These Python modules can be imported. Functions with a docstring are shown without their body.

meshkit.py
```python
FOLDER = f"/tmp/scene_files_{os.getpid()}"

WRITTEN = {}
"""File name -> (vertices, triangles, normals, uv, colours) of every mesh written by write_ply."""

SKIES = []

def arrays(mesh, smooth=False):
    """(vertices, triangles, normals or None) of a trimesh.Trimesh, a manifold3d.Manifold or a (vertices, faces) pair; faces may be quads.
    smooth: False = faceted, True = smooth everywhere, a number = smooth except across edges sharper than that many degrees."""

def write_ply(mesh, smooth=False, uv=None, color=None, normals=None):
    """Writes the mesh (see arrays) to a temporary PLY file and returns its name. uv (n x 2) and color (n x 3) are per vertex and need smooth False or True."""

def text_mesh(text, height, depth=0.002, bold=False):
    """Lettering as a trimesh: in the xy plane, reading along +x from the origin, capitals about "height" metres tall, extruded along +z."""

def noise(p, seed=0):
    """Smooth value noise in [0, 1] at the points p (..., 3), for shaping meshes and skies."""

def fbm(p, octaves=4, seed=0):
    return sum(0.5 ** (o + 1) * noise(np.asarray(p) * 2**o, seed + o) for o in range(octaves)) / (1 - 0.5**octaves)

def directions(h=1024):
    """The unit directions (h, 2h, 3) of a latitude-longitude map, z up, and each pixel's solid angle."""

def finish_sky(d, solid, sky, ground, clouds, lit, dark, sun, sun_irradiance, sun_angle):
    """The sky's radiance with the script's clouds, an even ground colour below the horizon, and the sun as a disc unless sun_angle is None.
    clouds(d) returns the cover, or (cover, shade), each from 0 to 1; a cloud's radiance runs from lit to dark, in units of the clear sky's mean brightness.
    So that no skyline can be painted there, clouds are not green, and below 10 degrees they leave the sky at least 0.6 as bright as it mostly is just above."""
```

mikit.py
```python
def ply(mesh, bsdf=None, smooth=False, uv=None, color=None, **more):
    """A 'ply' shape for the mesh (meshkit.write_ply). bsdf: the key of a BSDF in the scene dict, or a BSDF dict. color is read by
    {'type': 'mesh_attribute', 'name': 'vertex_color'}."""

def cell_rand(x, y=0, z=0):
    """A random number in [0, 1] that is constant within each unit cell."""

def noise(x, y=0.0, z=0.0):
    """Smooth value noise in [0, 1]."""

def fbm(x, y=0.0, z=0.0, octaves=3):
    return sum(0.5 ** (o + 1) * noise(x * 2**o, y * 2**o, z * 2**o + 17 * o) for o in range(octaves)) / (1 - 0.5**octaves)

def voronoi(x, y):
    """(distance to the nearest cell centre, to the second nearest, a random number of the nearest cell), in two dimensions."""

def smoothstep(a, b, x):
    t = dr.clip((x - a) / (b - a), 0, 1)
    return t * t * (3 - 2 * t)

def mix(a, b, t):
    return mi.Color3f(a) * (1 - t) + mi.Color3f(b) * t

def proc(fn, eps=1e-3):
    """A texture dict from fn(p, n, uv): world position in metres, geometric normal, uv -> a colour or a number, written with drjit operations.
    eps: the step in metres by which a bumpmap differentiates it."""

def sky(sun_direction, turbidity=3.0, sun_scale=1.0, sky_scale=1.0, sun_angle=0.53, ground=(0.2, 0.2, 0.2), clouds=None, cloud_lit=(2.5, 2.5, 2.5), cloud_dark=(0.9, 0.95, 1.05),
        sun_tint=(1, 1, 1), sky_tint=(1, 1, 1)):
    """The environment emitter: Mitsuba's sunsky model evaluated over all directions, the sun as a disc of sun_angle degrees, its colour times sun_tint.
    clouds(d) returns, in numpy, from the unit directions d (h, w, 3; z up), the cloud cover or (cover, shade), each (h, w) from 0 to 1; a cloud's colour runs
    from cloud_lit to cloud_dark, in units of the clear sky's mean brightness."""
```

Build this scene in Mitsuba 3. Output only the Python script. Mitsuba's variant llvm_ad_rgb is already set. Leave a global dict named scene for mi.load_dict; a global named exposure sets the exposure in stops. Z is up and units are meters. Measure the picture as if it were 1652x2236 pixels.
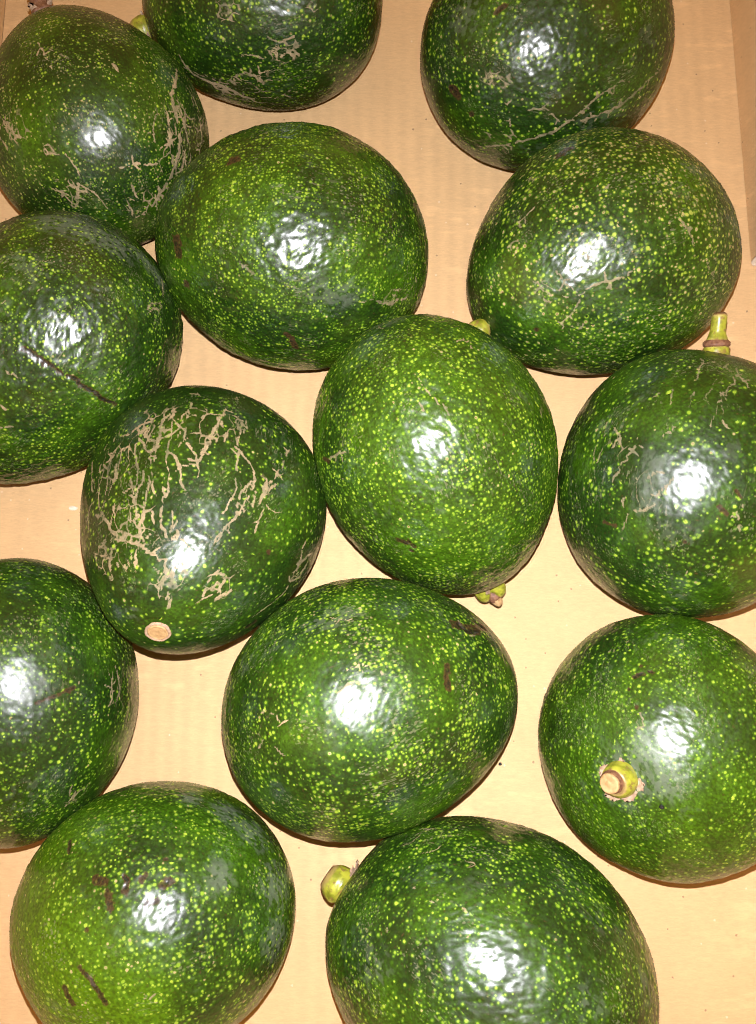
import math
import numpy as np, trimesh, drjit as dr, mitsuba as mi, mikit
from scipy.spatial import cKDTree
import meshkit
from mikit import noise, fbm, cell_rand, smoothstep, mix

scene, labels = {}, {}
T = mi.ScalarTransform4f

# ------------------------------------------------------------------ camera, light, exposure
TILT = math.radians(11.0)
CAM = np.array([0.0, 0.0, 0.36424])
FWD = np.array([0.0, math.sin(TILT), -math.cos(TILT)])
UP = np.array([0.0, math.cos(TILT), math.sin(TILT)])
scene['camera'] = {'type': 'perspective', 'fov': 44.0, 'fov_axis': 'x', 'near_clip': 0.01, 'far_clip': 20.0,
                   'to_world': T().look_at(origin=CAM.tolist(), target=(CAM + FWD).tolist(), up=UP.tolist())}
# the phone's flash, a point beside the lens, cool against the warm room
FLASH = CAM + 0.013 * UP
AIM = np.array([0.045, 0.005, 0.0])
scene['flash'] = {'type': 'spot', 'to_world': T().look_at(origin=FLASH.tolist(), target=AIM.tolist(), up=[0, 1, 0]),
                  'intensity': {'type': 'rgb', 'value': [1.11, 1.095, 1.16]}, 'cutoff_angle': 88.0, 'beam_width': 12.0}
# dim warm lamplight of the room, from all round
scene['room_light'] = {'type': 'constant', 'radiance': {'type': 'rgb', 'value': [0.475, 0.250, 0.050]}}
exposure = 0.0

MARKS = {
 'A': [('t',0.71,[733,1719,848,1503,938,1377,1017,1364,1139,1350,1237,1296,1334,1197,1391,1116,1449,932]), ('t',0.4,[988,1566,1046,1404]), ('t',0.47,[1136,1206,1118,1341]), ('t',0.47,[1161,950,1175,1053,1211,1170]), ('t',0.32,[499,806,603,828,671,846]), ('t',0.32,[567,855,646,936]), ('t',0.4,[1147,720,1186,693,1247,608]), ('t',0.32,[1114,603,1100,662]), ('t',0.4,[769,495,848,526,895,567]), ('p',4.43,[985,684]), ('n',11.08,[1039,1377]), ('n',12.66,[1201,1282]), ('n',9.5,[1381,999]), ('n',8.71,[1183,644]), ('t',0.63,[740,1138,776,1152]), ('t',0.4,[1049,1575,1121,1584,1211,1539]), ('n',9.5,[830,554]), ('n',9.5,[1103,1580])],
 'B': [('t',0.76,[398,225,434,77,517,32]), ('t',1.26,[517,22,574,14,635,3578,682,3519,733,3506]), ('t',0.67,[524,90,553,3573,635,3532]), ('t',0.67,[560,68,610,3560,567,3483]), ('t',0.51,[650,45,689,122,736,153,772,122,794,72,808,176]), ('t',0.42,[877,243,923,279,1006,302,977,230,923,220]), ('p',6.74,[740,486]), ('p',4.04,[1107,401]), ('n',11.79,[614,32]), ('n',10.11,[765,86]), ('n',8.42,[927,238]), ('t',0.34,[837,3528,934,9]), ('b',3.37,[1269,3380,1201,3371])],
 'C': [('t',0.57,[1219,270,1085,256,1006,225,949,203,866,198,794,184,711,194,646,140,585,99,491,32,409,3537,347,3420]), ('t',0.41,[711,194,783,261,823,284,866,310,941,328,981,306]), ('t',0.41,[520,279,585,279,614,310,653,310]), ('t',0.32,[430,324,448,261,448,158,484,77]), ('t',0.41,[859,203,823,144]), ('t',0.32,[419,3537,383,36,337,32]), ('t',0.32,[585,274,628,243,682,189]), ('t',0.81,[765,230]), ('p',5.19,[365,486,427,459]), ('t',0.41,[823,328,823,284]), ('t',0.32,[477,54,419,95]), ('w',9.73,[373,1008]), ('t',0.24,[488,0,488,3506]), ('b',2.27,[153,454,185,369]), ('b',1.62,[265,167]), ('b',1.46,[527,860,495,860])],
 'D': [('b',1.96,[599,1084,621,1089]), ('b',1.4,[880,243,902,216,923,162]), ('b',3.09,[347,594,365,504]), ('b',1.68,[423,292]), ('n',6.31,[1301,423]), ('t',0.63,[1237,423,1316,401,1420,401]), ('t',0.28,[1143,418,1240,459]), ('p',1.68,[675,544,722,513]), ('p',0.98,[707,468]), ('w',6.31,[967,473,1129,464]), ('t',0.28,[1489,598,1445,436]), ('w',4.21,[1499,1120])],
 'E': [('t',0.36,[599,518,599,473,581,436,535,378,531,320]), ('t',0.36,[599,518,664,558,747,558,790,558]), ('t',0.36,[599,526,563,594,527,693]), ('t',0.36,[423,716,459,616,502,544]), ('t',0.28,[563,1125,502,1112,445,1130,409,1112]), ('t',0.28,[362,1058,430,1004]), ('t',0.28,[1021,734,1049,680,1060,608]), ('t',0.28,[1111,549,1136,491,1179,418]), ('t',0.28,[1179,536,1172,468,1157,428]), ('b',1.28,[423,315]), ('w',3.7,[1143,986,1265,990,1363,878,1388,729]), ('t',0.21,[790,1004,794,936,794,896]), ('t',0.21,[585,1355,635,1233]), ('t',0.21,[625,360,603,302]), ('t',0.21,[725,153,711,104]), ('n',7.11,[639,706]), ('n',8.53,[481,580]), ('t',0.28,[513,162,589,108,639,153]), ('t',0.21,[913,220,949,279,977,234]), ('t',0.21,[1129,364,1226,392]), ('b',2.28,[776,1310,740,1305]), ('t',0.28,[779,558,815,580])],
 'F': [('k',0.72,[1017,670,1028,626,1039,572]), ('k',0.29,[1039,572,1046,513,1057,464]), ('k',0.43,[1057,464,1064,410,1064,374]), ('k',0.57,[1064,360,1067,292,1071,230]), ('k',0.29,[1071,230,1075,184]), ('t',0.57,[916,662,934,603]), ('t',0.57,[815,572,819,526]), ('t',0.5,[740,491,779,459]), ('t',0.29,[1183,837,1215,824]), ('t',0.29,[1265,945,1312,914]), ('t',0.36,[1060,886,1085,878]), ('w',8.58,[1381,1238,1514,1076,1611,923]), ('w',5.72,[1708,770,1672,148]), ('n',5.72,[1543,220]), ('t',0.21,[1467,225,1539,158]), ('p',2.29,[1373,3497,1287,3442])],
 'G': [('b',1.02,[761,1319,736,1292]), ('k',0.83,[718,1265]), ('k',0.58,[740,1274]), ('k',0.64,[697,1292]), ('t',0.58,[1111,1570,1125,1499,1136,1426]), ('b',0.9,[1118,1616,1107,1566]), ('p',1.79,[977,351,959,378]), ('w',5.76,[1715,2115,1705,648]), ('t',0.26,[1701,2074,1723,1336,1633,950]), ('t',0.26,[1323,927,1276,923]), ('n',5.12,[1183,918]), ('t',0.26,[1215,896,1154,882]), ('t',0.19,[1388,459,1276,540]), ('w',2.31,[837,1062]), ('p',1.28,[1330,1008]), ('t',0.26,[830,194,805,333]), ('t',0.32,[1057,1490,1031,1472])],
 'H': [('t',0.33,[736,504,808,486,877,454,956,432]), ('t',0.33,[808,486,826,526]), ('t',0.27,[671,639,729,590]), ('t',0.33,[279,675,319,788,376,904,445,968]), ('t',0.27,[988,486,1046,526]), ('t',0.33,[898,536,970,572,995,603]), ('b',0.67,[1107,423,1107,482]), ('b',0.8,[941,864,963,904]), ('w',4.53,[1370,846]), ('p',1.87,[1366,882]), ('n',9.33,[941,558]), ('n',8.0,[401,814]), ('n',8.0,[801,405]), ('t',0.27,[815,378,765,418]), ('t',0.2,[553,652,499,675]), ('t',0.2,[574,477,538,518]), ('t',0.27,[934,932,1049,990]), ('t',0.27,[1258,833,1183,828]), ('t',0.2,[931,950,884,959]), ('b',0.67,[1100,779]), ('b',0.67,[869,914,891,936]), ('w',6.66,[841,594,981,598]), ('n',8.0,[520,670])],
 'I': [('t',0.5,[1186,716,1024,770,913,796,833,810,761,833,725,932]), ('t',0.44,[1161,904,1024,918,956,950]), ('t',0.5,[1028,981,967,1026,862,1035,772,1040]), ('t',0.44,[1013,684,923,684,830,666,765,652]), ('t',0.38,[992,441,866,459,794,473]), ('t',0.38,[686,585,610,554,553,594,491,603]), ('t',0.38,[718,986,628,959,549,959,477,909,466,788,448,729]), ('t',0.44,[398,473,340,482]), ('t',0.44,[416,387,340,328]), ('t',0.5,[319,441,283,405]), ('t',0.38,[308,796,272,689,167,702]), ('t',0.44,[686,1328,653,1368,571,1300,495,1242,463,1098,416,1008,380,909]), ('t',0.44,[545,1372,473,1310,423,1368,355,1404]), ('t',0.38,[1024,770,1057,806]), ('t',0.31,[1186,716,1201,680]), ('t',0.44,[952,1260,938,1188,970,1130,967,1026]), ('t',0.38,[844,1242,743,1260,682,1319]), ('t',0.38,[747,1161,643,1130,560,1098,524,1152]), ('t',0.63,[571,1062,513,1094,455,1048]), ('t',0.44,[596,1017,520,994]), ('t',0.5,[387,936,380,855]), ('n',15.12,[815,1265]), ('n',15.12,[549,1125]), ('n',13.86,[934,1048]), ('n',11.34,[452,1390]), ('n',11.34,[938,806]), ('n',7.56,[373,369]), ('n',8.82,[286,783]), ('n',7.56,[740,526]), ('n',7.56,[700,3551]), ('k',1.13,[455,3330,481,3339]), ('b',1.01,[589,266]), ('w',3.78,[185,1413]), ('t',0.38,[686,896,650,855]), ('t',0.38,[733,522,675,504]), ('t',0.31,[661,3568,743,3528]), ('p',1.26,[419,266])],
 'J': [('b',0.54,[905,598,927,513,952,436]), ('b',0.8,[941,468,952,436]), ('t',0.2,[992,432,959,396]), ('t',0.2,[995,396,956,423]), ('n',8.05,[898,184]), ('n',8.05,[499,274]), ('t',0.34,[1575,3532,1499,3519]), ('t',0.27,[1021,184,941,184]), ('t',0.2,[535,324,470,342,434,351]), ('w',8.05,[963,635]), ('t',0.2,[1424,144,1377,45]), ('p',1.88,[1517,184])],
 'K': [('k',0.92,[502,585,463,616,405,608]), ('b',2.22,[531,585,455,598,337,486]), ('k',0.55,[405,491,347,500]), ('t',0.43,[499,536,491,580,484,612]), ('t',0.43,[477,657,409,608]), ('t',0.25,[549,612,527,630]), ('b',1.11,[632,833,646,864]), ('b',1.35,[650,882,657,936]), ('t',0.25,[985,486,941,518,913,531]), ('w',7.39,[1039,482,938,495]), ('t',0.25,[985,752,938,734,905,765]), ('w',6.15,[1366,356]), ('t',0.43,[1283,806,1280,837]), ('n',7.39,[1370,833]), ('p',1.48,[873,801]), ('t',0.25,[1046,824,967,792]), ('b',1.48,[621,1688,646,1692])],
 'L': [('k',0.46,[459,1570,473,1526]), ('k',0.33,[398,1593]), ('k',0.26,[491,1499,491,1476]), ('b',0.66,[506,1552]), ('b',0.79,[329,1499]), ('t',0.26,[322,1454,265,1364]), ('t',0.33,[657,1728,574,1737]), ('t',0.26,[653,1656,625,1679]), ('w',11.79,[27,1008]), ('w',9.17,[203,1166]), ('w',7.86,[211,729]), ('p',2.62,[455,459])],
 'M': [('b',1.69,[1053,616,1017,639]), ('k',0.59,[945,630,931,657,938,675]), ('b',1.43,[938,693]), ('b',1.04,[859,644,877,662]), ('b',1.83,[801,693,776,684]), ('k',0.39,[787,689]), ('b',1.17,[823,747,859,752]), ('b',1.3,[995,743,1006,680]), ('b',1.04,[1093,810]), ('b',0.91,[1129,954,1089,1008,1060,1076,1046,1107]), ('t',0.52,[1103,976,1078,1026,1064,1058]), ('b',1.17,[1208,1040,1193,1084,1179,1112]), ('k',0.46,[1179,374,1175,446]), ('w',9.13,[405,356]), ('w',10.43,[283,760]), ('w',7.82,[520,274]), ('w',9.13,[333,1152]), ('w',6.52,[578,680]), ('w',5.21,[693,230]), ('t',0.2,[927,1080,862,1130]), ('b',0.78,[787,590]), ('t',0.26,[646,1044])],
 'N': [('n',7.71,[455,1454]), ('t',0.26,[427,1409,484,1454,560,1490]), ('t',0.32,[499,1107]), ('t',0.32,[581,1089,599,1080]), ('t',0.32,[679,1116,693,1107]), ('t',0.51,[736,1035]), ('t',0.26,[495,882,509,850]), ('t',0.32,[963,1458]), ('p',3.09,[711,1620]), ('p',2.57,[625,1310]), ('w',7.71,[1327,1413]), ('w',6.43,[1143,1120]), ('t',0.19,[1175,1431,1208,1422]), ('w',7.71,[535,702])],
}
FRUIT = {
 'A': (-0.10703, 0.21050, 0.04220, 1.99325, 0.47844, 0.04377, 0.03954, 0.08135, 0.00064, -0.10774),
 'B': (-0.04546, 0.26910, 0.04224, 3.38953, -0.08622, 0.04712, 0.04282, 0.15868, 0.00018, 0.02491),
 'C': (0.06463, 0.24412, 0.04422, 3.59447, 0.13122, 0.04937, 0.04417, -0.00562, -0.00004, 0.00049),
 'E': (0.08140, 0.15207, 0.04419, 3.46555, 0.12227, 0.05031, 0.04254, 0.10897, -0.00627, -0.04953),
 'D': (-0.03096, 0.16000, 0.04407, 3.09091, 0.18984, 0.05007, 0.04274, 0.03812, -0.00063, -0.05094),
 'F': (-0.12332, 0.12099, 0.04209, 3.79727, -0.27116, 0.05426, 0.04352, 0.08601, 0.00112, 0.09505),
 'I': (-0.06558, 0.05640, 0.04819, 4.67028, 0.64835, 0.04826, 0.04196, 0.22717, 0.00529, 0.05420),
 'G': (0.02107, 0.08188, 0.04238, 5.14492, -0.43213, 0.05148, 0.04073, 0.06081, -0.00025, -0.08750),
 'H': (0.10677, 0.07192, 0.04549, 1.35405, 0.31251, 0.04650, 0.04599, -0.00495, -0.00258, 0.03210),
 'J': (-0.12406, -0.00201, 0.04129, 4.75103, -0.05193, 0.04773, 0.04118, 0.04446, 0.00043, -0.01057),
 'K': (-0.00170, -0.00522, 0.04226, 0.29800, -0.09204, 0.05011, 0.04191, 0.09707, 0.00259, -0.03149),
 'L': (0.09707, -0.01760, 0.03950, 3.46797, 0.87559, 0.03868, 0.04137, 0.00387, -0.00053, -0.15567),
 'M': (-0.07144, -0.07016, 0.04163, 0.15456, -0.10869, 0.04448, 0.04171, 0.01343, -0.00005, 0.00243),
 'N': (0.03357, -0.08952, 0.04461, 2.54064, -0.11753, 0.05338, 0.04661, 0.05960, -0.00438, 0.09916),
}

# ------------------------------------------------------------------ helpers
def smooth_np(a, b, x):
    t = np.clip((x - a) / (b - a), 0, 1)
    return t * t * (3 - 2 * t)


def rgb(*c):
    return {'type': 'rgb', 'value': list(c)}


def say(key, label, category=None, group=None, kind=None):
    d = {}
    if label: d['label'] = label
    if category: d['category'] = category
    if group: d['group'] = group
    if kind: d['kind'] = kind
    labels[key] = d


def frame_of(yaw, pitch):
    d = np.array([math.cos(pitch) * math.cos(yaw), math.cos(pitch) * math.sin(yaw), math.sin(pitch)])
    e = np.array([-math.sin(yaw), math.cos(yaw), 0.0])
    return d, e, np.cross(d, e)


KEYS = list(FRUIT)          # the order gives each fruit its number in the skin material
NF = len(KEYS)
#            dot size mm, dot share, dot tan share, light green, bloom, pebble, dark blotch, paleness of scars
LOOK = {
    'A': (1.35, 0.55, 0.60, 0.30, 0.25, 0.35, 0.30, 0.95),
    'B': (1.75, 0.55, 0.12, 0.12, 0.25, 0.55, 0.35, 0.90),
    'C': (1.90, 0.42, 0.16, 0.10, 0.45, 0.60, 0.45, 0.60),
    'D': (1.50, 0.80, 0.02, 0.32, 0.20, 0.95, 0.20, 0.60),
    'E': (2.10, 0.85, 0.34, 0.25, 0.20, 0.60, 0.45, 0.55),
    'F': (1.50, 0.62, 0.03, 0.22, 0.60, 1.00, 0.25, 0.70),
    'G': (1.75, 0.95, 0.03, 0.40, 0.30, 0.85, 0.10, 0.70),
    'H': (2.10, 0.45, 0.08, 0.22, 0.45, 0.45, 0.40, 0.50),
    'I': (1.90, 0.30, 0.12, 0.15, 0.25, 0.40, 0.25, 0.88),
    'J': (1.65, 0.64, 0.05, 0.15, 0.35, 0.35, 0.25, 0.60),
    'K': (1.85, 0.84, 0.10, 0.30, 0.35, 0.45, 0.20, 0.80),
    'L': (1.70, 0.66, 0.02, 0.40, 0.40, 0.55, 0.15, 0.70),
    'M': (1.80, 0.78, 0.08, 0.50, 0.50, 0.60, 0.15, 0.70),
    'N': (1.75, 0.66, 0.04, 0.25, 0.35, 0.75, 0.20, 0.70),
}

# ------------------------------------------------------------------ the skin: one material for all the avocados
_C = {}


def table(name, cols):
    """Constants per fruit, looked up by the fruit's number."""
    _C[name] = [mi.Float(np.ascontiguousarray(c, dtype=np.float32)) for c in np.asarray(cols, float).T]


_fr = [frame_of(FRUIT[k][3], FRUIT[k][4]) for k in KEYS]
table('centre', [FRUIT[k][:3] for k in KEYS])
table('d', [f[0] for f in _fr]); table('e', [f[1] for f in _fr]); table('g', [f[2] for f in _fr])
table('look', [LOOK[k] for k in KEYS])
FLUSH = {'M': (-0.65, -0.45, 0.55, 0.75), 'L': (-0.3, -0.25, 0.9, 0.16), 'G': (0.1, -0.3, 0.9, 0.12), 'E': (0.35, 0.55, 0.6, -0.8)}     # a yellower side, as fruit has
table('flush', [list(np.stack(frame_of(FRUIT[k][3], FRUIT[k][4])) @ np.array(FLUSH.get(k, (0, 0, 1, 0))[:3])) + [FLUSH.get(k, (0, 0, 1, 0))[3]] for k in KEYS])


def fetch(name, i):
    return [dr.gather(mi.Float, c, i) for c in _C[name]]


def local(p, uv):
    """(fruit number, place in the fruit's own axes in mm)."""
    i = mi.UInt32(dr.clip(dr.floor(uv.x + 0.05), 0, NF - 1))
    c = fetch('centre', i)
    w = [p.x - c[0], p.y - c[1], p.z - c[2]]
    out = []
    for n in 'deg':
        a = fetch(n, i)
        out.append((w[0] * a[0] + w[1] * a[1] + w[2] * a[2]) * 1000.0)
    return i, out


def dots(q, cell, share, seed):
    """Round spots on a jittered 3-D grid: (distance to the nearest one over its radius, its random number)."""
    x, y, z = [v / cell for v in q]
    bx, by, bz = dr.floor(x - 0.5), dr.floor(y - 0.5), dr.floor(z - 0.5)
    near, who = mi.Float(9.0), mi.Float(0.0)
    for a in (0, 1):
        for b in (0, 1):
            for c in (0, 1):
                i, j, k = bx + a, by + b, bz + c
                h = cell_rand(i, j, k + seed)
                h2 = cell_rand(i + 57, j, k + seed)
                h3 = cell_rand(i, j + 91, k + seed)
                on = cell_rand(i + 13, j + 29, k + seed)
                r = 0.17 + 0.25 * on / dr.maximum(share, 0.05)
                d = dr.sqrt(dr.square(i + 0.2 + 0.6 * h - x) + dr.square(j + 0.2 + 0.6 * h2 - y) + dr.square(k + 0.2 + 0.6 * h3 - z)) / r
                d = dr.select(on < share, d, 9.0)
                who = dr.select(d < near, h2, who)
                near = dr.minimum(near, d)
    return near, who


def crackle(q):
    """Distance to the walls of irregular cells drawn out along the fruit, 0 on a wall."""
    wx = q[0] + 3.0 * (noise(q[0] * .35, q[1] * .35, q[2] * .35) - 0.5)
    wy = q[1] + 3.0 * (noise(q[0] * .35 + 31, q[1] * .35, q[2] * .35) - 0.5)
    wz = q[2] + 3.0 * (noise(q[0] * .35, q[1] * .35 + 47, q[2] * .35) - 0.5)
    x, y, z = wx / 10.5, wy / 4.4, wz / 4.4
    bx, by, bz = dr.floor(x - 0.5), dr.floor(y - 0.5), dr.floor(z - 0.5)
    f1, f2 = mi.Float(9.0), mi.Float(9.0)
    for a in (0, 1):
        for b in (0, 1):
            for c in (0, 1):
                i, j, k = bx + a, by + b, bz + c
                d = dr.sqrt(dr.square(i + 0.15 + 0.7 * cell_rand(i, j, k + 5) - x) + dr.square(j + 0.15 + 0.7 * cell_rand(i, j + 7, k) - y)
                            + dr.square(k + 0.15 + 0.7 * cell_rand(i + 9, j, k) - z))
                f2 = dr.select(d < f1, f1, dr.minimum(f2, d))
                f1 = dr.minimum(f1, d)
    return f2 - f1


def cork(q, net):
    """How corky the skin is: scar lines where net is high, a broken net of cracks where it is middling."""
    fine = fbm(q[0] * 1.3, q[1] * 1.3, q[2] * 1.3, octaves=2)
    zone = dr.clip(net / 0.5, 0, 1)
    gaps = noise(q[0] * .16 + 3, q[1] * .28, q[2] * .28)
    width = 0.092 * zone * smoothstep(0.24, 0.60, gaps * 0.66 + zone * 0.34)
    vein = 1 - smoothstep(width * 0.45, width * 1.0 + 0.012, crackle(q) + 0.15 * (fine - 0.5))
    vein = vein * smoothstep(0.015, 0.06, width) * smoothstep(0.22, 0.50, noise(q[0] * .9, q[1] * .9, q[2] * .9) * 0.6 + 0.4 * gaps)
    line = smoothstep(0.46, 0.66, net + 0.24 * (fine - 0.5))
    return dr.clip(dr.maximum(vein, line), 0, 1), fine


def skin_colour(p, n, uv):
    i, q = local(p, uv)
    size, share, tan, light, bloomy, pebble, blotch, pale = fetch('look', i)
    net = (uv.x - mi.Float(i)) / 0.9
    mark = uv.y
    shift = mi.Float(i) * 37.0
    big = fbm(q[0] * .055 + shift, q[1] * .055, q[2] * .055, octaves=3)
    mid = noise(q[0] * .22 + shift, q[1] * .22, q[2] * .22)
    small = fbm(q[0] * .8 + shift, q[1] * .8, q[2] * .8, octaves=2)
    grain = fbm(q[0] * 1.5 + shift, q[1] * 1.5, q[2] * 1.5, octaves=2)
    g = dr.clip(0.75 * light - 0.07 + 1.3 * (big - 0.5) + 0.35 * (mid - 0.5) + 0.25 * (small - 0.5), 0, 1)
    fx, fy, fz, fs = fetch('flush', i)
    side0 = smoothstep(0.15, 0.95, (q[0] * fx + q[1] * fy + q[2] * fz) / dr.sqrt(q[0] * q[0] + q[1] * q[1] + q[2] * q[2] + 1e-6) + 0.25 * (big - 0.5))
    side, freck = dr.maximum(fs, 0) * side0, dr.maximum(-fs, 0) * side0
    g = dr.clip(g + 0.5 * side, 0, 1)
    col = mix((0.0075, 0.024, 0.0014), (0.040, 0.102, 0.0008), g)
    col = mix(col, (0.075, 0.130, 0.0015), 0.62 * side)
    col = col * (0.68 + 0.55 * smoothstep(0.28, 0.75, grain))
    # dull brown-green flush
    fl = smoothstep(0.60, 0.82, fbm(q[0] * .05 + shift + 11, q[1] * .05, q[2] * .05, octaves=2)) * blotch
    col = mix(col, (0.048, 0.040, 0.008), 0.75 * fl)
    # lighter halo and core of the lenticels, two sizes
    dens = smoothstep(0.22, 0.74, noise(q[0] * .13 + shift + 5, q[1] * .13, q[2] * .13))
    sh = dr.clip(1.22 * share * (0.22 + 0.78 * dens) + 0.6 * freck, 0, 1)
    tan = tan + 0.25 * freck
    d1, w1 = dots(q, size * 0.87, sh, 3)
    d2, w2 = dots(q, size * 0.58, dr.clip(sh * 0.70, 0, 1), 71)
    edge = 1.1 * (small - 0.5)
    halo = dr.maximum(1 - smoothstep(0.8, 1.9, d1 + edge), 0.6 * (1 - smoothstep(0.8, 1.8, d2 + edge)))
    col = mix(col, (0.052, 0.135, 0.004), 0.45 * halo)
    yel = mix((0.125, 0.225, 0.010), (0.285, 0.375, 0.036), w1)
    yel2 = mix((0.085, 0.180, 0.008), (0.210, 0.300, 0.028), w2)
    corky = dr.select(w1 < tan, 1.0, 0.0)
    brown = mix((0.33, 0.265, 0.120), (0.13, 0.065, 0.022), smoothstep(0.55, 0.25, d1) * dr.select(w1 < tan * 0.45, 1.0, 0.15))
    yel = mix(yel, (0.36, 0.30, 0.075), 0.6 * freck)
    yel = mix(yel, brown, corky * smoothstep(1.0, 0.72, d1))
    yel2 = mix(yel2, (0.28, 0.215, 0.10), dr.select(w2 < tan, 1.0, 0.0))
    dull = 0.50 + 0.50 * smoothstep(0.30, 0.70, mid)
    col = mix(col, yel2, 0.80 * dull * (1 - smoothstep(0.50, 1.15, d2 + edge)))
    col = mix(col, yel, 0.94 * (0.35 + 0.65 * dull) * (1 - smoothstep(0.56, 1.12, d1 + edge)))
    # grey waxy bloom and scuffs
    bl = dr.maximum(dr.clip(mark, 0, 1), bloomy * smoothstep(0.56, 0.80, fbm(q[0] * .07 + shift + 23, q[1] * .07, q[2] * .07, octaves=2)))
    pat = smoothstep(0.44, 0.60, fbm(q[0] * .40 + shift, q[1] * .75, q[2] * .75, octaves=3) * 0.85 + 0.17 * bl)
    col = mix(col, (0.105, 0.122, 0.085), 0.52 * bl * pat)
    scuff = smoothstep(0.66, 0.74, noise(q[0] * .9 + shift, q[1] * 2.6, q[2] * 2.6)) * smoothstep(0.52, 0.75, noise(q[0] * .12 + shift + 9, q[1] * .12, q[2] * .12))
    col = mix(col, (0.20, 0.19, 0.11), 0.30 * scuff)
    # corky scars
    ck, fine = cork(q, net)
    old = noise(q[0] * .14 + shift + 2, q[1] * .2, q[2] * .2)
    tone = pale * dr.clip(fine * 0.55 + 0.75 * old - 0.12, 0, 1)
    col = mix(col, mix((0.105, 0.100, 0.050), (0.40, 0.280, 0.155), tone), (0.50 + 0.45 * tone) * ck)
    # dark bruises and cuts
    grit = fbm(q[0] * 1.5, q[1] * 1.5, q[2] * 1.5, octaves=2)
    dk = smoothstep(0.22, 0.66, -mark + 1.0 * (1.25 - dr.clip(-mark, 0, 1)) * (grit - 0.5))
    col = mix(col, mix((0.058, 0.027, 0.010), (0.006, 0.004, 0.003), dr.clip(1.6 * (-mark) - 0.55 + 1.6 * (grit - .5), 0, 1)), 0.90 * dk)
    return col


def skin_rough(p, n, uv):
    i, q = local(p, uv)
    size, share, tan, light, bloomy, pebble, blotch, pale = fetch('look', i)
    net = (uv.x - mi.Float(i)) / 0.9
    shift = mi.Float(i) * 37.0
    ck, fine = cork(q, net)
    a = noise(q[0] * .16 + shift, q[1] * .16, q[2] * .16)
    r = 0.25 + 0.11 * a + 0.10 * (fine - 0.5) + 0.16 * dr.clip(uv.y, 0, 1)
    return dr.clip(mix(r, mi.Float(0.72), ck).x if False else r * (1 - ck) + 0.72 * ck, 0.2, 0.9)


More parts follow.
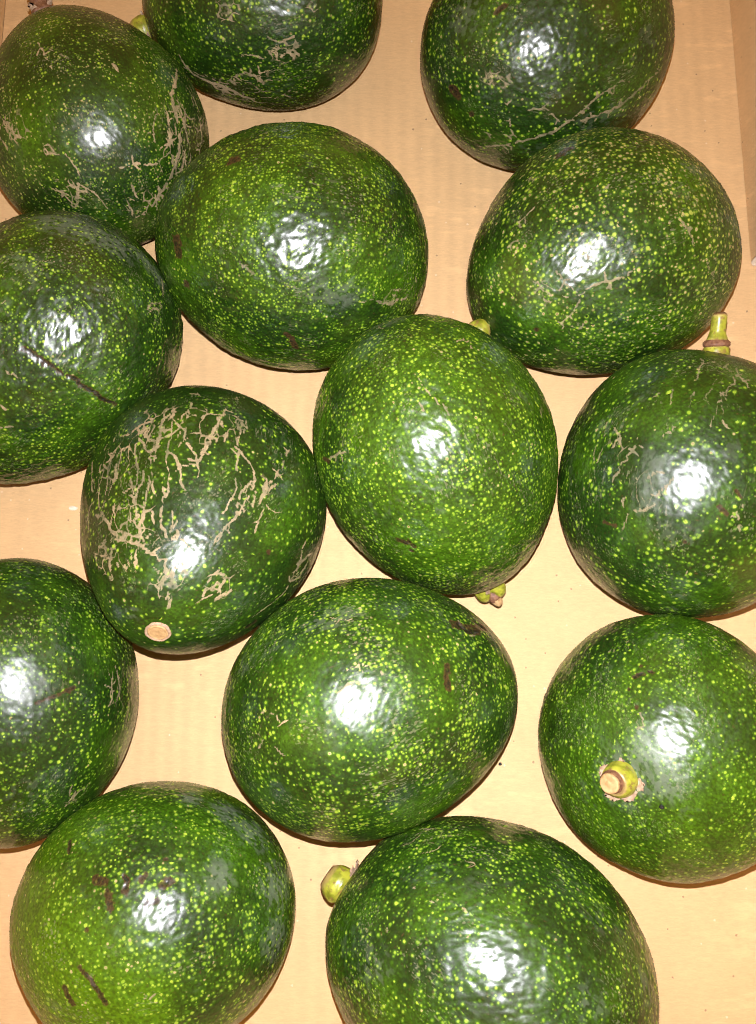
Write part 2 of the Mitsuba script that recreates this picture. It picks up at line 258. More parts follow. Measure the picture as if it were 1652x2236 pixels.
scene['skin'] = {'type': 'principled', 'base_color': mikit.proc(skin_colour), 'roughness': mikit.proc(skin_rough), 'specular': 0.5,
                 'clearcoat': 0.35, 'clearcoat_gloss': 0.84}


# ------------------------------------------------------------------ cardboard
def board_colour(p, n, uv):
    x, y = (p.x + p.z) * 1000.0, (p.y + 0.3 * p.z) * 1000.0
    flute = 0.5 + 0.5 * dr.sin((x + 3.0 * (noise(y * .012, x * .03) - .5)) * (2 * math.pi / 6.4))
    zone = smoothstep(0.40, 0.74, fbm(x * .016 + 4, y * .007, 2.0, octaves=2))
    mott = 0.5 * fbm(x * .05, y * .035, 7.0, octaves=4) + 0.5 * fbm(x * .012, y * .012, 9.0, octaves=2)
    fib = fbm(x * .55, y * 2.6, 3.0, octaves=3)
    fib2 = noise(x * 1.7, y * 5.0, 1.0)
    scuff = smoothstep(0.60, 0.78, fbm(x * .09 + 3, y * .30, 5.0, octaves=3)) * smoothstep(0.45, 0.7, noise(x * .02, y * .02, 8.0))
    k = 1.0 + 0.10 * scuff + 0.26 * (mott - 0.5) + 0.06 * (flute - 0.5) * zone + 0.17 * (fib - 0.5) + 0.07 * (fib2 - 0.5)
    col = mi.Color3f(0.522, 0.335, 0.160) * k
    # specks of pulp, dark and pale
    bx, by = dr.floor(x / 5.5), dr.floor(y / 5.5)
    r = cell_rand(bx, by, 4)
    d = dr.sqrt(dr.square(x / 5.5 - bx - 0.15 - 0.7 * cell_rand(bx, by, 1)) + dr.square(y / 5.5 - by - 0.15 - 0.7 * cell_rand(bx, by, 2)))
    s = 1 - smoothstep(0.025 + 0.05 * cell_rand(bx, by, 3), 0.05 + 0.06 * cell_rand(bx, by, 3), d)
    col = mix(col, (0.16, 0.105, 0.06), 0.65 * s * dr.select(r < 0.10, 1.0, 0.0))
    col = mix(col, (0.62, 0.49, 0.33), 0.7 * s * dr.select(r > 0.93, 1.0, 0.0))
    return col


scene['board'] = {'type': 'principled', 'base_color': mikit.proc(board_colour), 'roughness': 0.72, 'specular': 0.25}
scene['torn_edge'] = {'type': 'principled', 'base_color': mikit.proc(lambda p, n, uv: mix((0.55, 0.44, 0.31), (0.78, 0.68, 0.54), fbm(p.x * 900, p.y * 900, p.z * 260, octaves=3))), 'roughness': 0.85, 'specular': 0.1}


def rounded_slab(x0, x1, y0, y1, z0, z1, r=0.0009):
    import manifold3d as m3
    c = m3.CrossSection.square((x1 - x0 - 2 * r, y1 - y0 - 2 * r)).translate((x0 + r, y0 + r)).offset(r, m3.JoinType.Round, circular_segments=12)
    return c.extrude(z1 - z0).translate((0, 0, z0))


# the base: a fine sheet pressed into faint flutes
BX, BY0, BY1, TH = 0.1652, -0.190, 0.372, 0.004
nx, ny = 331, 225
gx, gy = np.meshgrid(np.linspace(-BX, BX, nx), np.linspace(BY0, BY1, ny))
P2 = np.stack([gx, gy, gx * 0], -1)
zz = 0.000014 * np.sin(gx * 2 * np.pi / 0.0064) * np.clip(3.2 * (meshkit.fbm(P2 * np.array([22, 9, 1]) + 4, 2) - 0.50), 0, 1) + 0.0005 * (meshkit.fbm(P2 * 9, 3, 5) - 0.62)
zz -= zz.max()
top = np.stack([gx, gy, zz], -1).reshape(-1, 3)
ix = np.arange(nx * ny).reshape(ny, nx)
q4 = np.stack([ix[:-1, :-1], ix[:-1, 1:], ix[1:, 1:], ix[1:, :-1]], -1).reshape(-1, 4)
tri = np.vstack([q4[:, [0, 1, 2]], q4[:, [0, 2, 3]]])
rim = np.concatenate([ix[0, :], ix[1:, -1], ix[-1, -2::-1], ix[-2:0:-1, 0]])
low = top[rim].copy(); low[:, 2] = -TH
o = len(top); m = len(rim); a = np.arange(m); b = (a + 1) % m
side = np.vstack([np.stack([rim[a], o + a, o + b], 1), np.stack([rim[a], o + b, rim[b]], 1)])
cen = np.array([[0, 0.09, -TH]])
bot = np.stack([o + b, o + a, np.full(m, o + m)], 1)
scene['cardboard_box__base'] = mikit.ply(trimesh.Trimesh(np.vstack([top, low, cen]), np.vstack([tri, side, bot]), process=False), 'board', smooth=40)
say('cardboard_box', 'open brown corrugated cardboard box that all the avocados lie in', 'box')

HW = 0.085      # height of the walls
for name, (x0, x1, y0, y1) in {'side_wall': (BX + 0.0003, BX + 0.0043, BY0 - 0.0043, BY1 + 0.0043), 'side_wall_001': (-BX - 0.0043, -BX - 0.0003, BY0 - 0.0043, BY1 + 0.0043),
                               'end_wall': (-BX, BX, BY1 + 0.0003, BY1 + 0.0043), 'end_wall_001': (-BX, BX, BY0 - 0.0043, BY0 - 0.0003)}.items():
    scene['cardboard_box__' + name] = mikit.ply(rounded_slab(x0, x1, y0, y1, -TH, HW), 'board', smooth=40)
# the glued corner flap inside the right wall, its cut end torn and pale
FX, FY = 0.1560, 0.1772
scene['cardboard_box__corner_flap'] = mikit.ply(rounded_slab(FX, FX + 0.0032, FY, BY1 - 0.0003, 0.0003, HW - 0.004, 0.0004), 'board', smooth=40)
say('cardboard_box__corner_flap', 'inner flap of the box standing along the right side')
rng = np.random.default_rng(5)
ny_, nz_ = 9, 60
v = []
for k, z in enumerate(np.linspace(0.0005, HW - 0.0045, nz_)):
    for j in range(ny_):
        t = j / (ny_ - 1)
        v.append([FX - 0.0002 + t * 0.0036, FY - (0.0002 + 0.0022 * math.sin(math.pi * min(1, max(0, t))) ** 0.6 * (0.45 + 0.8 * rng.random())), z])
v = np.array(v)
ii = np.arange(len(v)).reshape(nz_, ny_)
q4 = np.stack([ii[:-1, :-1], ii[:-1, 1:], ii[1:, 1:], ii[1:, :-1]], -1).reshape(-1, 4)
back = v.copy(); back[:, 1] = FY + 0.0001
nv = len(v)
edge = trimesh.Trimesh(np.vstack([v, back]), np.vstack([q4[:, [0, 1, 2]], q4[:, [0, 2, 3]], nv + q4[:, [0, 2, 1]], nv + q4[:, [0, 3, 2]]]), process=False)
scene['cardboard_box__corner_flap__torn_edge'] = mikit.ply(edge, 'torn_edge', smooth=60)
say('cardboard_box__corner_flap__torn_edge', 'pale torn paper edge of the flap')

# ------------------------------------------------------------------ avocado bodies
NS = 124


def cube_sphere(n):
    t = np.tan(np.linspace(-1, 1, n + 1) * math.pi / 4)
    a, b = np.meshgrid(t, t, indexing='ij')
    vs, fs, at = [], [], 0
    for ax in range(3):
        for s in (-1, 1):
            p = np.zeros((n + 1, n + 1, 3))
            p[..., ax], p[..., (ax + 1) % 3], p[..., (ax + 2) % 3] = s, a, b
            vs.append(p.reshape(-1, 3))
            k = np.arange((n + 1) ** 2).reshape(n + 1, n + 1) + at
            q = np.stack([k[:-1, :-1], k[1:, :-1], k[1:, 1:], k[:-1, 1:]], -1).reshape(-1, 4)
            q = q if s > 0 else q[:, ::-1]
            fs += [q[:, [0, 1, 2]], q[:, [0, 2, 3]]]
            at += (n + 1) ** 2
    v = np.vstack(vs); v /= np.linalg.norm(v, axis=1, keepdims=True)
    _, first, inv = np.unique(np.round(v * 1e6).astype(np.int64), axis=0, return_index=True, return_inverse=True)
    return v[first], inv.ravel()[np.vstack(fs)]


SV, SF = cube_sphere(NS)


def shape_at(k, cp, sp, ct, st):
    """Point of fruit k in its own axes (m): cp = cos of the angle from the stem end, ct/st round the axis."""
    a, b, kk, h, g2 = FRUIT[k][5:]
    r = b * sp * (1 - kk * cp + g2 * (cp * cp - 0.4))
    return np.stack([a * cp, r * ct + h * sp * sp, r * st], -1)


def body(k):
    num = KEYS.index(k)
    look = LOOK[k]
    cp = SV[:, 0]; sp = np.sqrt(np.maximum(0, 1 - cp * cp)); s = np.maximum(sp, 1e-9)
    ct, st = np.where(sp > 1e-6, SV[:, 1] / s, 1.0), np.where(sp > 1e-6, SV[:, 2] / s, 0.0)
    P = shape_at(k, cp, sp, ct, st)
    N = trimesh.Trimesh(P, SF, process=False).vertex_normals
    if (N * P).sum() < 0: N = -N
    mm = P * 1000
    net, mark, relief = np.zeros(len(P)), np.zeros(len(P)), np.zeros(len(P))
    rough = meshkit.fbm(mm * 0.9, 2, num)
    for kind, w, ang in MARKS[k]:
        A = np.radians(np.array(ang, float).reshape(-1, 2) / 10)
        L = shape_at(k, np.cos(A[:, 0]), np.sin(A[:, 0]), np.cos(A[:, 1]), np.sin(A[:, 1])) * 1000
        if len(L) > 1:
            L = np.vstack([L[j] + (L[j + 1] - L[j]) * np.linspace(0, 1, max(2, int(np.linalg.norm(L[j + 1] - L[j]) / 0.15)))[:, None] for j in range(len(L) - 1)])
            if kind in 'tk' and len(L) > 8:      # scars wander a little
                tt = np.linspace(0, len(L) * 0.15, len(L))
                wob = np.stack([meshkit.noise(np.stack([tt * 0.7 + 9 * c, tt * 0 + num, tt * 0 + ang[0]], 1)) - 0.5 for c in range(3)], 1)
                L = L + wob * 0.9
        twigs = None
        if kind == 't' and len(L) * 0.15 > 5:
            rt = np.random.default_rng(num * 100 + ang[0])
            twigs = []
            for _ in range(int(len(L) * 0.15 / 4.2)):
                j = rt.integers(4, len(L) - 4)
                along = L[j + 3] - L[j - 3]; along /= np.linalg.norm(along) + 1e-9
                out_ = L[j] / np.linalg.norm(L[j])
                way = np.cross(out_, along) * rt.choice([-1, 1]) + along * rt.uniform(-0.7, 0.7)
                way /= np.linalg.norm(way)
                twigs.append(L[j] + way * np.linspace(0, rt.uniform(1.0, 3.4), 12)[:, None] + along * rt.uniform(-0.7, 0.7) * np.linspace(0, 1, 12)[:, None] ** 2)
            twigs = cKDTree(np.vstack(twigs)).query(mm)[0]
        D, near = cKDTree(L).query(mm)
        if kind == 't':
            ends = np.minimum(near, len(L) - 1 - near) / max(4, 0.25 * len(L)) if len(L) > 12 else np.ones(len(mm))
            ww = (w * 0.68 + 0.10) * (0.62 + 0.38 * np.clip(ends, 0, 1)) * (0.55 + 0.9 * meshkit.noise(mm * 0.55, 3))
            val = 1 - smooth_np(0.45 * ww, 1.7 * ww, D)
            if twigs is not None:
                val = np.maximum(val, 0.9 * (1 - smooth_np(0.12, 0.62, twigs)))
            net = np.maximum(net, val); relief += 0.05 * val
        elif kind == 'n':
            net = np.maximum(net, (0.44 if k == 'I' else 0.36 if k in 'AB' else 0.26) * (1 - smooth_np(0.25 * w, 1.15 * w, D)))
            rt = np.random.default_rng(num * 100 + ang[0] + 1)
            lines = []
            for _ in range(int(w * (0.9 if k == 'I' else 0.42)) + 1):
                c0 = mm[near_i[rt.integers(len(near_i))]] if len(near_i := np.where(D < w)[0]) else L[0]
                turn = (rt.normal(0, 0.32) if rt.random() < 0.68 else rt.choice([-1, 1]) * rt.uniform(0.9, 1.7)) + (math.pi if rt.random() < 0.5 else 0)
                n_ = int(w * (rt.uniform(0.9, 2.8) if k == 'I' else rt.uniform(0.5, 1.9)) / 0.25)
                pts = []
                for q_ in range(n_):
                    out_ = c0 / np.linalg.norm(c0)
                    ax_ = np.array([1.0, 0, 0]) - out_[0] * out_; ax_ /= np.linalg.norm(ax_)
                    turn += rt.normal(0, 0.13) - 0.05 * math.sin(2 * turn)
                    c0 = c0 + 0.25 * (math.cos(turn) * ax_ + math.sin(turn) * np.cross(out_, ax_))
                    pts.append(c0)
                pts = np.array(pts)
                near0 = cKDTree(P).query(pts / 1000)[1]      # keep the crack on the skin
                lines.append(P[near0] * 500 + pts * 0.5)
                if rt.random() < 0.6 and n_ > 10:
                    j = rt.integers(4, n_ - 4); d_ = pts[j + 2] - pts[j - 2]; d_ /= np.linalg.norm(d_)
                    sd = np.cross(pts[j] / np.linalg.norm(pts[j]), d_) * rt.choice([-1, 1])
                    lines.append(pts[j] + (0.7 * sd + 0.7 * d_) * np.linspace(0, rt.uniform(1.5, 4.5), 16)[:, None])
            D2 = cKDTree(np.vstack(lines)).query(mm)[0]
            fade = (0.56 if k == 'I' else 0.34) + 0.9 * meshkit.noise(mm * 0.25 + 5, num + 40)
            wid = 0.08 + 0.40 * meshkit.noise(mm * 0.55 + 3, num + 50) ** 1.5
            net = np.maximum(net, np.clip(fade, 0, 1) * (1 - smooth_np(0.5 * wid, 0.35 + 1.0 * wid, D2)))
        elif kind == 'p':
            net = np.maximum(net, (0.26 + 0.50 * rough) * (1 - smooth_np(0.3 * w, 1.1 * w, D + 0.5 * w * (rough - 0.5))))
        elif kind == 'w':
            mark = np.where(mark < 0, mark, np.maximum(mark, (0.95 if k in 'MFL' else 0.6) * (1 - smooth_np(0.25 * w, 1.25 * w, D))))
        else:
            amt = 1.0 if kind == 'k' else 0.72
            ww = w * ((0.75 if kind == 'k' else 0.5) + 0.75 * meshkit.noise(mm * 0.75 + ang[0], 8)) + (0.25 if kind == 'k' else 0.2)
            val = amt * (1 - smooth_np(0.4 * ww, 1.3 * ww, D + 0.5 * ww * (rough - 0.5)))
            mark = np.where(val > 0.15, np.minimum(mark, -val), mark)
            relief -= (0.28 if kind == 'k' else 0.10) * val
    # relief: broad lumps, pebbling, fine grain; calmer towards the stem
    off = num * 17.3
    calm = 1 - 0.75 * smooth_np(0.86, 0.98, cp)
    lump = (meshkit.fbm(mm * 0.040 + off, 2, 1) - 0.5) * 1.5 * (1 - smooth_np(0.93, 0.975, cp) * (k in STEMS))
    peb = meshkit.noise(mm * 0.33 + off, 2) * 0.55 + meshkit.noise(mm * 0.52 + off, 4) * 0.45
    peb = np.clip((peb - 0.5) * 1.6, -0.5, 0.5)
    grain = meshkit.noise(mm * 1.05 + off, 6) - 0.5
    rw = np.random.default_rng(900 + num)
    lo = np.floor(mm.min(0) / 2.1).astype(int) - 1; n3 = np.floor(mm.max(0) / 2.1).astype(int) + 2 - lo
    cells = (np.stack(np.meshgrid(*[np.arange(c) for c in n3], indexing='ij'), -1).reshape(-1, 3) + lo + rw.random((int(np.prod(n3)), 3))) * 2.1
    warp = mm + 0.9 * np.stack([meshkit.noise(mm * 0.7 + 50 * c, 12) - 0.5 for c in range(3)], 1)
    F = cKDTree(cells).query(warp, 2)[0]
    cob = smooth_np(0.0, 0.80, F[:, 1] - F[:, 0]) - 0.5 - 0.15 * F[:, 0]
    patch = 0.45 + 0.9 * meshkit.noise(mm * 0.12 + off, 14)
    h = lump + calm * look[5] * 0.105 * patch * cob + calm * (look[5] * (0.48 * peb + 0.15 * grain) + 0.085 * grain + 0.05 * (meshkit.noise(mm * 0.75 + off, 9) - 0.5)) + relief
    if k in STEMS:
        h = h - (1.3 if STEMS[k] != 'scar' else 0.7) * np.exp(-(np.arccos(np.clip(cp, -1, 1)) / 0.16) ** 2)
    h -= 0.25 * np.exp(-(np.arccos(np.clip(-cp, -1, 1)) / 0.10) ** 2)
    Q = P + N * (h / 1000)[:, None]
    d, e, g = frame_of(FRUIT[k][3], FRUIT[k][4])
    W = Q @ np.stack([d, e, g]) + np.array(FRUIT[k][:3])
    uv = np.stack([num + 0.9 * np.clip(net, 0, 1), mark], 1)
    return W, uv


STEMS = {'A': 'dry', 'B': 'bulb', 'E': 'bulb', 'G': 'split', 'H': 'long', 'I': 'scar', 'L': 'button', 'N': 'bulb'}


def stem_end(k):
    """(place of the stem end, axes with the third along the fruit's axis)."""
    d, e, g = frame_of(FRUIT[k][3], FRUIT[k][4])
    deep = 0.0013 if STEMS[k] != 'scar' else 0.0007
    return np.array(FRUIT[k][:3]) + d * (FRUIT[k][5] - deep), np.stack([e, g, d])


def stem_colour(p, n, uv):
    x, y, z = p.x * 1000, p.y * 1000, p.z * 1000
    f = fbm(x * .45, y * .45, z * .45, octaves=3)
    s = fbm(x * 1.6, y * 1.6, z * 1.6, octaves=2)
    col = mix((0.135, 0.145, 0.010), (0.285, 0.285, 0.026), smoothstep(0.3, 0.7, f))
    col = mix(col, (0.16, 0.095, 0.030), 0.75 * smoothstep(0.56, 0.72, fbm(x * .8 + 9, y * .8, z * .8, octaves=3)))
    col = mix(col, (0.30, 0.20, 0.075), 0.8 * smoothstep(0.12, 0.75, uv.x + 0.35 * (s - 0.5)))
    return mix(col, (0.075, 0.028, 0.016), 0.9 * smoothstep(0.55, 0.95, uv.x + 0.35 * (f - 0.5)))


scene['stem_skin'] = {'type': 'principled', 'base_color': mikit.proc(stem_colour), 'roughness': 0.36, 'specular': 0.5}
scene['stem_bark'] = {'type': 'principled', 'base_color': mikit.proc(lambda p, n, uv: mix((0.060, 0.020, 0.010), (0.22, 0.105, 0.05), fbm(p.x * 1300, p.y * 1300, p.z * 1300, octaves=3))), 'roughness': 0.62, 'specular': 0.4}
scene['stem_wood'] = {'type': 'principled', 'base_color': mikit.proc(lambda p, n, uv: mix((0.24, 0.125, 0.045), (0.47, 0.31, 0.145), fbm(p.x * 950, p.y * 950, p.z * 950, octaves=3))), 'roughness': 0.7, 'specular': 0.2}
scene['dry_scale'] = {'type': 'principled', 'base_color': mikit.proc(lambda p, n, uv: mix((0.22, 0.125, 0.07), (0.42, 0.30, 0.20), fbm(p.x * 1100, p.y * 1100, p.z * 1100, octaves=3))), 'roughness': 0.75, 'specular': 0.2}


def lathe(profile, n=56, seed=0, wob=0.05, bend=(0.0, 0.0), cap=True):
    """Turned body about +z from (radius, height, brown) rows, mm, a little uneven and bent."""
    pr = np.array(profile, float)
    t = np.linspace(0, len(pr) - 1, (len(pr) - 1) * 5 + 1)
    pr = np.stack([np.interp(t, np.arange(len(pr)), pr[:, c]) for c in range(3)], 1)
    for _ in range(3):
        pr[1:-1, :2] = 0.25 * pr[:-2, :2] + 0.5 * pr[1:-1, :2] + 0.25 * pr[2:, :2]
    th = np.linspace(0, 2 * math.pi, n, endpoint=False)
    R, TH_ = np.meshgrid(pr[:, 0], th, indexing='ij')
    Z = np.repeat(pr[:, 1:2], n, 1)
    nz = meshkit.fbm(np.stack([np.cos(TH_) * 1.6 + seed * 7, np.sin(TH_) * 1.6, Z * 0.45], -1), 3, seed) - 0.5
    R = R * (1 + 2 * wob * nz)
    X = R * np.cos(TH_) + bend[0] * Z * Z; Y = R * np.sin(TH_) + bend[1] * Z * Z
    v = np.stack([X, Y, Z], -1).reshape(-1, 3)
    k = np.arange(len(pr) * n).reshape(len(pr), n)
    kn = np.roll(k, -1, 1)
    f = np.vstack([np.stack([k[:-1], kn[:-1], kn[1:]], -1).reshape(-1, 3), np.stack([k[:-1], kn[1:], k[1:]], -1).reshape(-1, 3)])
    br = np.repeat(pr[:, 2:3], n, 1).ravel()
    for row, flip in ((0, True), (len(pr) - 1, False)):
        c = len(v); v = np.vstack([v, v[k[row]].mean(0)]); br = np.append(br, br[k[row][0]])
        tr = np.stack([k[row], kn[row], np.full(n, c)], 1)
        f = np.vstack([f, tr[:, ::-1] if flip else tr])
    return v, f, np.stack([br, br * 0], 1)


def place(k, v, lean=(0, 0), at=(0, 0)):
    """Stem coordinates (mm, z outwards) to the world."""
    o, M = stem_end(k)
    v = np.array(v, float)
    for ax, an in ((0, lean[0]), (1, lean[1])):
        c, s = math.cos(an), math.sin(an)
        a, b = v[:, ax].copy(), v[:, 2].copy()
        v[:, ax], v[:, 2] = c * a + s * b, -s * a + c * b
    v[:, 0] += at[0]; v[:, 1] += at[1]
    return o + (v / 1000) @ M


def add_lathe(key, k, profile, mat, **kw):
    lean, at = kw.pop('lean', (0, 0)), kw.pop('at', (0, 0))
    v, f, uv = lathe(profile, **kw)
    scene[key] = mikit.ply((place(k, v, lean, at), f), mat, smooth=True, uv=uv)


def scale_mesh(k, ang, r0, r1, width, lift, seed):
    """A little dry calyx scale: a curved tapering flake with thickness."""
    rg = np.random.default_rng(seed)
    nu, nv_ = 9, 7
    v = []
    for top_ in (0, 1):
        for a_ in range(nu):
            u = a_ / (nu - 1)
            wd = width * (1 - 0.55 * u ** 2) * (1 + 0.5 * (rg.random() - 0.5))
            for b_ in range(nv_):
                s_ = b_ / (nv_ - 1) - 0.5
                rr = r0 + (r1 - r0) * u + 0.9 * (rg.random() - 0.5) * (u > 0.7)
                v.append([rr * math.cos(ang) - s_ * wd * math.sin(ang), rr * math.sin(ang) + s_ * wd * math.cos(ang), lift[0] + (lift[1] - lift[0]) * u + 0.5 * (2 * s_) ** 2 * u + 0.28 * top_])
    v = np.array(v)
    i_ = np.arange(nu * nv_).reshape(nu, nv_)
    q = np.stack([i_[:-1, :-1], i_[1:, :-1], i_[1:, 1:], i_[:-1, 1:]], -1).reshape(-1, 4)
    t_ = np.vstack([q[:, [0, 1, 2]], q[:, [0, 2, 3]]])
    rim_ = np.concatenate([i_[0, :], i_[1:, -1], i_[-1, -2::-1], i_[-2:0:-1, 0]])
    nn = np.roll(rim_, -1); h_ = nu * nv_
    f = np.vstack([t_[:, ::-1], t_ + h_, np.stack([rim_, rim_ + h_, nn + h_], 1), np.stack([rim_, nn + h_, nn], 1)])
    return place(k, v), f


LABELS = {
    'A': ('avocado with tan net scars and pinkish specks in the top left corner', 'shrivelled brown stem end'),
    'B': ('dark green avocado cut off by the top edge, tan scars on its underside', 'yellow-green stem stub half hidden beside the fruit'),
    'C': ('dark green avocado at the top right with one long branching tan scar', None),
    'D': ('avocado evenly dusted with small lime dots, a brown nick at its upper left', None),
    'E': ('avocado with large yellow dots, some ringed brown, and a star-shaped tan scar', 'yellow stem stub mostly hidden behind the fruit'),
    'F': ('avocado at the left edge with a long black slit in its skin', None),
    'G': ('bright green densely dotted avocado in the middle with a split stem stub', 'split yellow stem stub with a torn cream tip'),
    'H': ('avocado at the right edge with a finger-like yellow stem at its top', 'finger-like yellow stem with a brown ring'),
    'I': ('avocado covered in a net of tan cracks, a round pale stem scar below', None),
    'J': ('avocado at the left edge with a thin reddish scratch and no slit', None),
    'K': ('egg-shaped avocado with a dark brown patch on its narrow right end', None),
    'L': ('avocado pointing its cut yellow stem up at the viewer, right edge', 'yellow stem button with a broken woody end'),
    'M': ('yellowish green avocado with brown scabs and grey bloom, bottom left corner', None),
    'N': ('large avocado at the bottom edge with a shiny yellow stem bulb', 'shiny yellow stem bulb with a brown tip'),
}
GROUP = 'avocados lying in the cardboard box'
ENTRY = {k: 'avocado' if j == 0 else 'avocado_%03d' % j for j, k in enumerate(KEYS)}
for k in KEYS:
    W, uv = body(k)
    key = ENTRY[k]
    scene[key] = mikit.ply((W, SF), 'skin', smooth=True, uv=uv)
    say(key, LABELS[k][0], 'avocado', GROUP)
    if k not in STEMS:
        continue
    st = key + '__stem'
    kind = STEMS[k]
    if kind != 'scar':
        say(st, LABELS[k][1])
    if kind == 'bulb':
        fat, tall, lean = {'N': (1.12, 0.80, (0.0, 0.0)), 'E': (0.74, 0.72, (0.0, 0.0)), 'B': (1.0, 0.85, (0.0, 0.0))}[k]
        off = {'E': (9.4, -0.6), 'N': (3.2, 0.0), 'B': (0.0, 0.0)}[k]
        rows = [(3.6, -1.2, .5), (4.8, 0.2, .35), (5.5, 1.8, 0), (5.4, 4.0, 0), (5.0, 6.0, 0.1), (4.3, 7.6, 0.6), (3.6, 8.6, 0.7), (3.2, 9.3, 1.0), (0.4, 9.5, 1.0)]
        add_lathe(st, k, [(fat * r_, tall * z_, b_) for r_, z_, b_ in rows], 'stem_skin', seed=KEYS.index(k), wob=0.07, lean=lean, at=off)
        for j, an in enumerate(() if k == 'E' else (0.4, 2.3, 3.6, 5.2)):
            key2 = st + '__scale' + ('' if j == 0 else '_%03d' % j)
            scene[key2] = mikit.ply(scale_mesh(k, an, 4.0, 6.4, 3.0, (0.3, 1.2), 30 + j), 'dry_scale', smooth=50)
    elif kind == 'dry':
        add_lathe(st, k, [(3.4, -1.2, 1), (4.4, 0.4, 1), (4.6, 1.6, 1), (3.4, 3.0, 1), (2.8, 5.0, 1), (3.3, 7.0, 1), (2.6, 8.2, 1), (0.4, 8.5, 1)], 'stem_bark', seed=3, wob=0.22)
        for j, an in enumerate((0.9, 2.6, 4.3)):
            key2 = st + '__scale' + ('' if j == 0 else '_%03d' % j)
            scene[key2] = mikit.ply(scale_mesh(k, an, 3.2, 5.6, 3.0, (1.0, 3.4), 60 + j), 'dry_scale', smooth=50)
    elif kind == 'long':
        add_lathe(st, k, [(4.3, -1.5, .1), (4.5, 0.5, 0.05), (4.2, 2.2, 0.15), (4.0, 3.0, 0.5)], 'stem_skin', seed=5, wob=0.05, lean=(0.22, 0.0))
        add_lathe(st + '__ring', k, [(3.9, 2.8, 0), (4.6, 3.3, 0), (4.7, 4.0, 0), (4.2, 4.8, 0), (3.8, 5.2, 0)], 'stem_bark', seed=6, wob=0.14, lean=(0.22, 0.0))
        add_lathe(st + '__twig', k, [(3.7, 5.0, .5), (3.3, 6.0, .2), (2.7, 7.6, 0.05), (2.5, 10.0, 0.15), (2.6, 12.6, 0.2), (2.4, 13.8, 0.75), (1.7, 14.5, 1.0), (0.3, 14.7, 1.0)], 'stem_skin', seed=7, wob=0.05, lean=(0.22, 0.0), bend=(-0.004, 0.003))
        say(st + '__ring', 'brown scarred ring round the stem')
    elif kind == 'button':
        add_lathe(st, k, [(5.0, -1.6, .3), (5.5, 0.0, .1), (5.4, 2.2, 0), (4.9, 4.0, 0.05), (4.2, 5.2, 0.3), (3.7, 5.8, 0.7), (1.0, 6.0, .8)], 'stem_skin', seed=11, wob=0.05)
        add_lathe(st + '__twig', k, [(3.7, 5.0, 1), (3.6, 6.0, 1), (3.3, 7.0, 1), (3.1, 7.6, 1), (2.7, 7.8, 1)], 'stem_bark', seed=12, wob=0.10, at=(-0.6, -0.3))
        add_lathe(st + '__cut_end', k, [(3.1, 7.3, 0), (3.05, 8.1, 0), (2.6, 8.5, 0), (1.2, 8.2, 0), (0.3, 8.5, 0)], 'stem_wood', seed=13, wob=0.09, at=(-0.6, -0.3))
        say(st + '__cut_end', 'broken pale wood of the stem')
        for j, an in enumerate((0.15, 1.05, 2.7, 4.1, 5.4)):
            key2 = st + '__scale' + ('' if j == 0 else '_%03d' % j)
            scene[key2] = mikit.ply(scale_mesh(k, an, 4.8, 6.9 + 0.8 * math.sin(j * 2.1), 3.9 + 1.5 * math.cos(j * 1.7), (0.1, 0.5 + 0.3 * math.cos(j)), 80 + j), 'dry_scale', smooth=50)
    elif kind == 'split':
        for j, (ax, ay) in enumerate(((2.0, 0.6), (-2.1, -0.5))):
            key2 = st if j == 0 else st + '__lobe'
            add_lathe(key2, k, [(2.6, -1.2, .3), (3.3, 0.6, .2), (3.5, 2.6, 0.05), (3.2, 4.6, 0.05), (2.4, 6.2, 0.3), (1.3, 7.1, 0.7), (0.3, 7.3, .8)], 'stem_skin', seed=20 + j, wob=0.09, at=(ax, ay), lean=(0.12 * (1 - 2 * j), 0))
        add_lathe(st + '__bark', k, [(1.6, 3.2, 1), (2.2, 5.0, 1), (2.4, 6.6, 1), (2.0, 7.7, 1)], 'stem_bark', seed=23, wob=0.2, at=(0.2, 1.0))
        add_lathe(st + '__torn_tip', k, [(1.8, 6.8, 0), (2.0, 8.0, 0), (1.7, 9.0, 0), (0.9, 9.9, 0), (0.2, 10.2, 0)], 'stem_wood', seed=24, wob=0.22, at=(0.2, 0.9), bend=(0.004, 0.008))
        for j, an in enumerate((0.1, 1.9, 3.3)):
            key2 = st + '__scale' + ('' if j == 0 else '_%03d' % j)
            scene[key2] = mikit.ply(scale_mesh(k, an, 4.4, 8.2, 2.2, (0.4, 0.9), 90 + j), 'dry_scale', smooth=50)
    elif kind == 'scar':
        st = key + '__stem_scar'
        add_lathe(st, k, [(3.5, -0.9, 0), (3.35, 0.1, 0), (2.9, 0.6, 0), (2.3, 0.35, 0), (0.9, 0.5, 0), (0.3, 0.3, 0)], 'stem_wood', seed=31, wob=0.12)
        add_lathe(st + '__rim', k, [(4.3, -0.9, 0), (4.15, 0.2, 0), (3.7, 0.5, 0), (3.3, 0.4, 0), (3.1, -0.2, 0)], 'dry_scale', seed=32, wob=0.16)
        say(st, 'round pale wood scar left by the stem')

# ------------------------------------------------------------------ crumbs
def pebble(centre, size, seed, squash=(1, 1, 1)):
    s = trimesh.creation.icosphere(subdivisions=3)
    v = s.vertices * (1 + 0.5 * (meshkit.fbm(s.vertices * 1.4 + seed, 2, seed) - 0.5))[:, None] * np.array(squash) * size
    return trimesh.Trimesh(v + centre, s.faces, process=False)


scene['black_dirt'] = {'type': 'principled', 'base_color': rgb(0.012, 0.012, 0.011), 'roughness': 0.25, 'specular': 0.5}
scene['pale_chip'] = {'type': 'principled', 'base_color': rgb(0.62, 0.52, 0.38), 'roughness': 0.8}


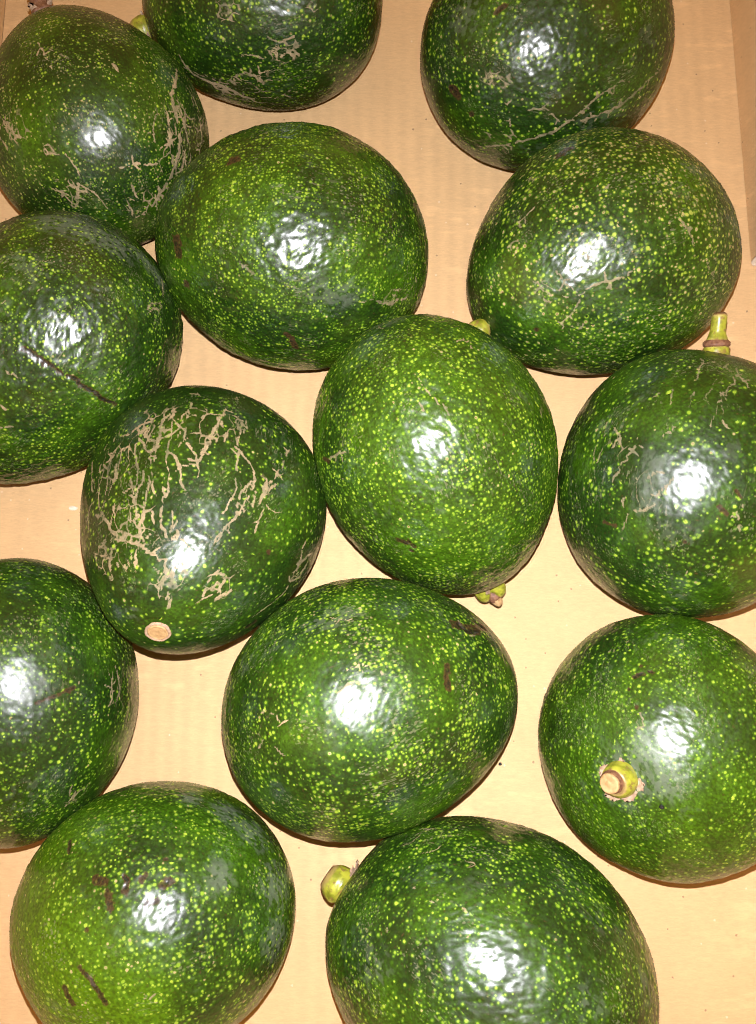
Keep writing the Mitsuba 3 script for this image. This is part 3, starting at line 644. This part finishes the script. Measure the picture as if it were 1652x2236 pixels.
scene['crumb'] = mikit.ply(pebble(np.array([-0.1209, 0.0723, 0.0004]), 0.0011, 1, (1.5, 0.8, 0.4)), 'pale_chip', smooth=True)
say('crumb', 'pale chip on the cardboard left of the net-cracked avocado', 'crumb')
scene['crumb_001'] = mikit.ply(pebble(np.array([0.0460, -0.0259, 0.0004]), 0.0006, 2), 'black_dirt', smooth=True)
say('crumb_001', 'tiny dark bead on the bare cardboard between two avocados', 'crumb')
scene['crumb_002'] = mikit.ply(pebble(np.array([0.0847, -0.0332, 0.0731]), 0.0007, 3), 'black_dirt', smooth=True)
say('crumb_002', 'tiny black bead sitting on the avocado with the cut yellow stem', 'crumb')
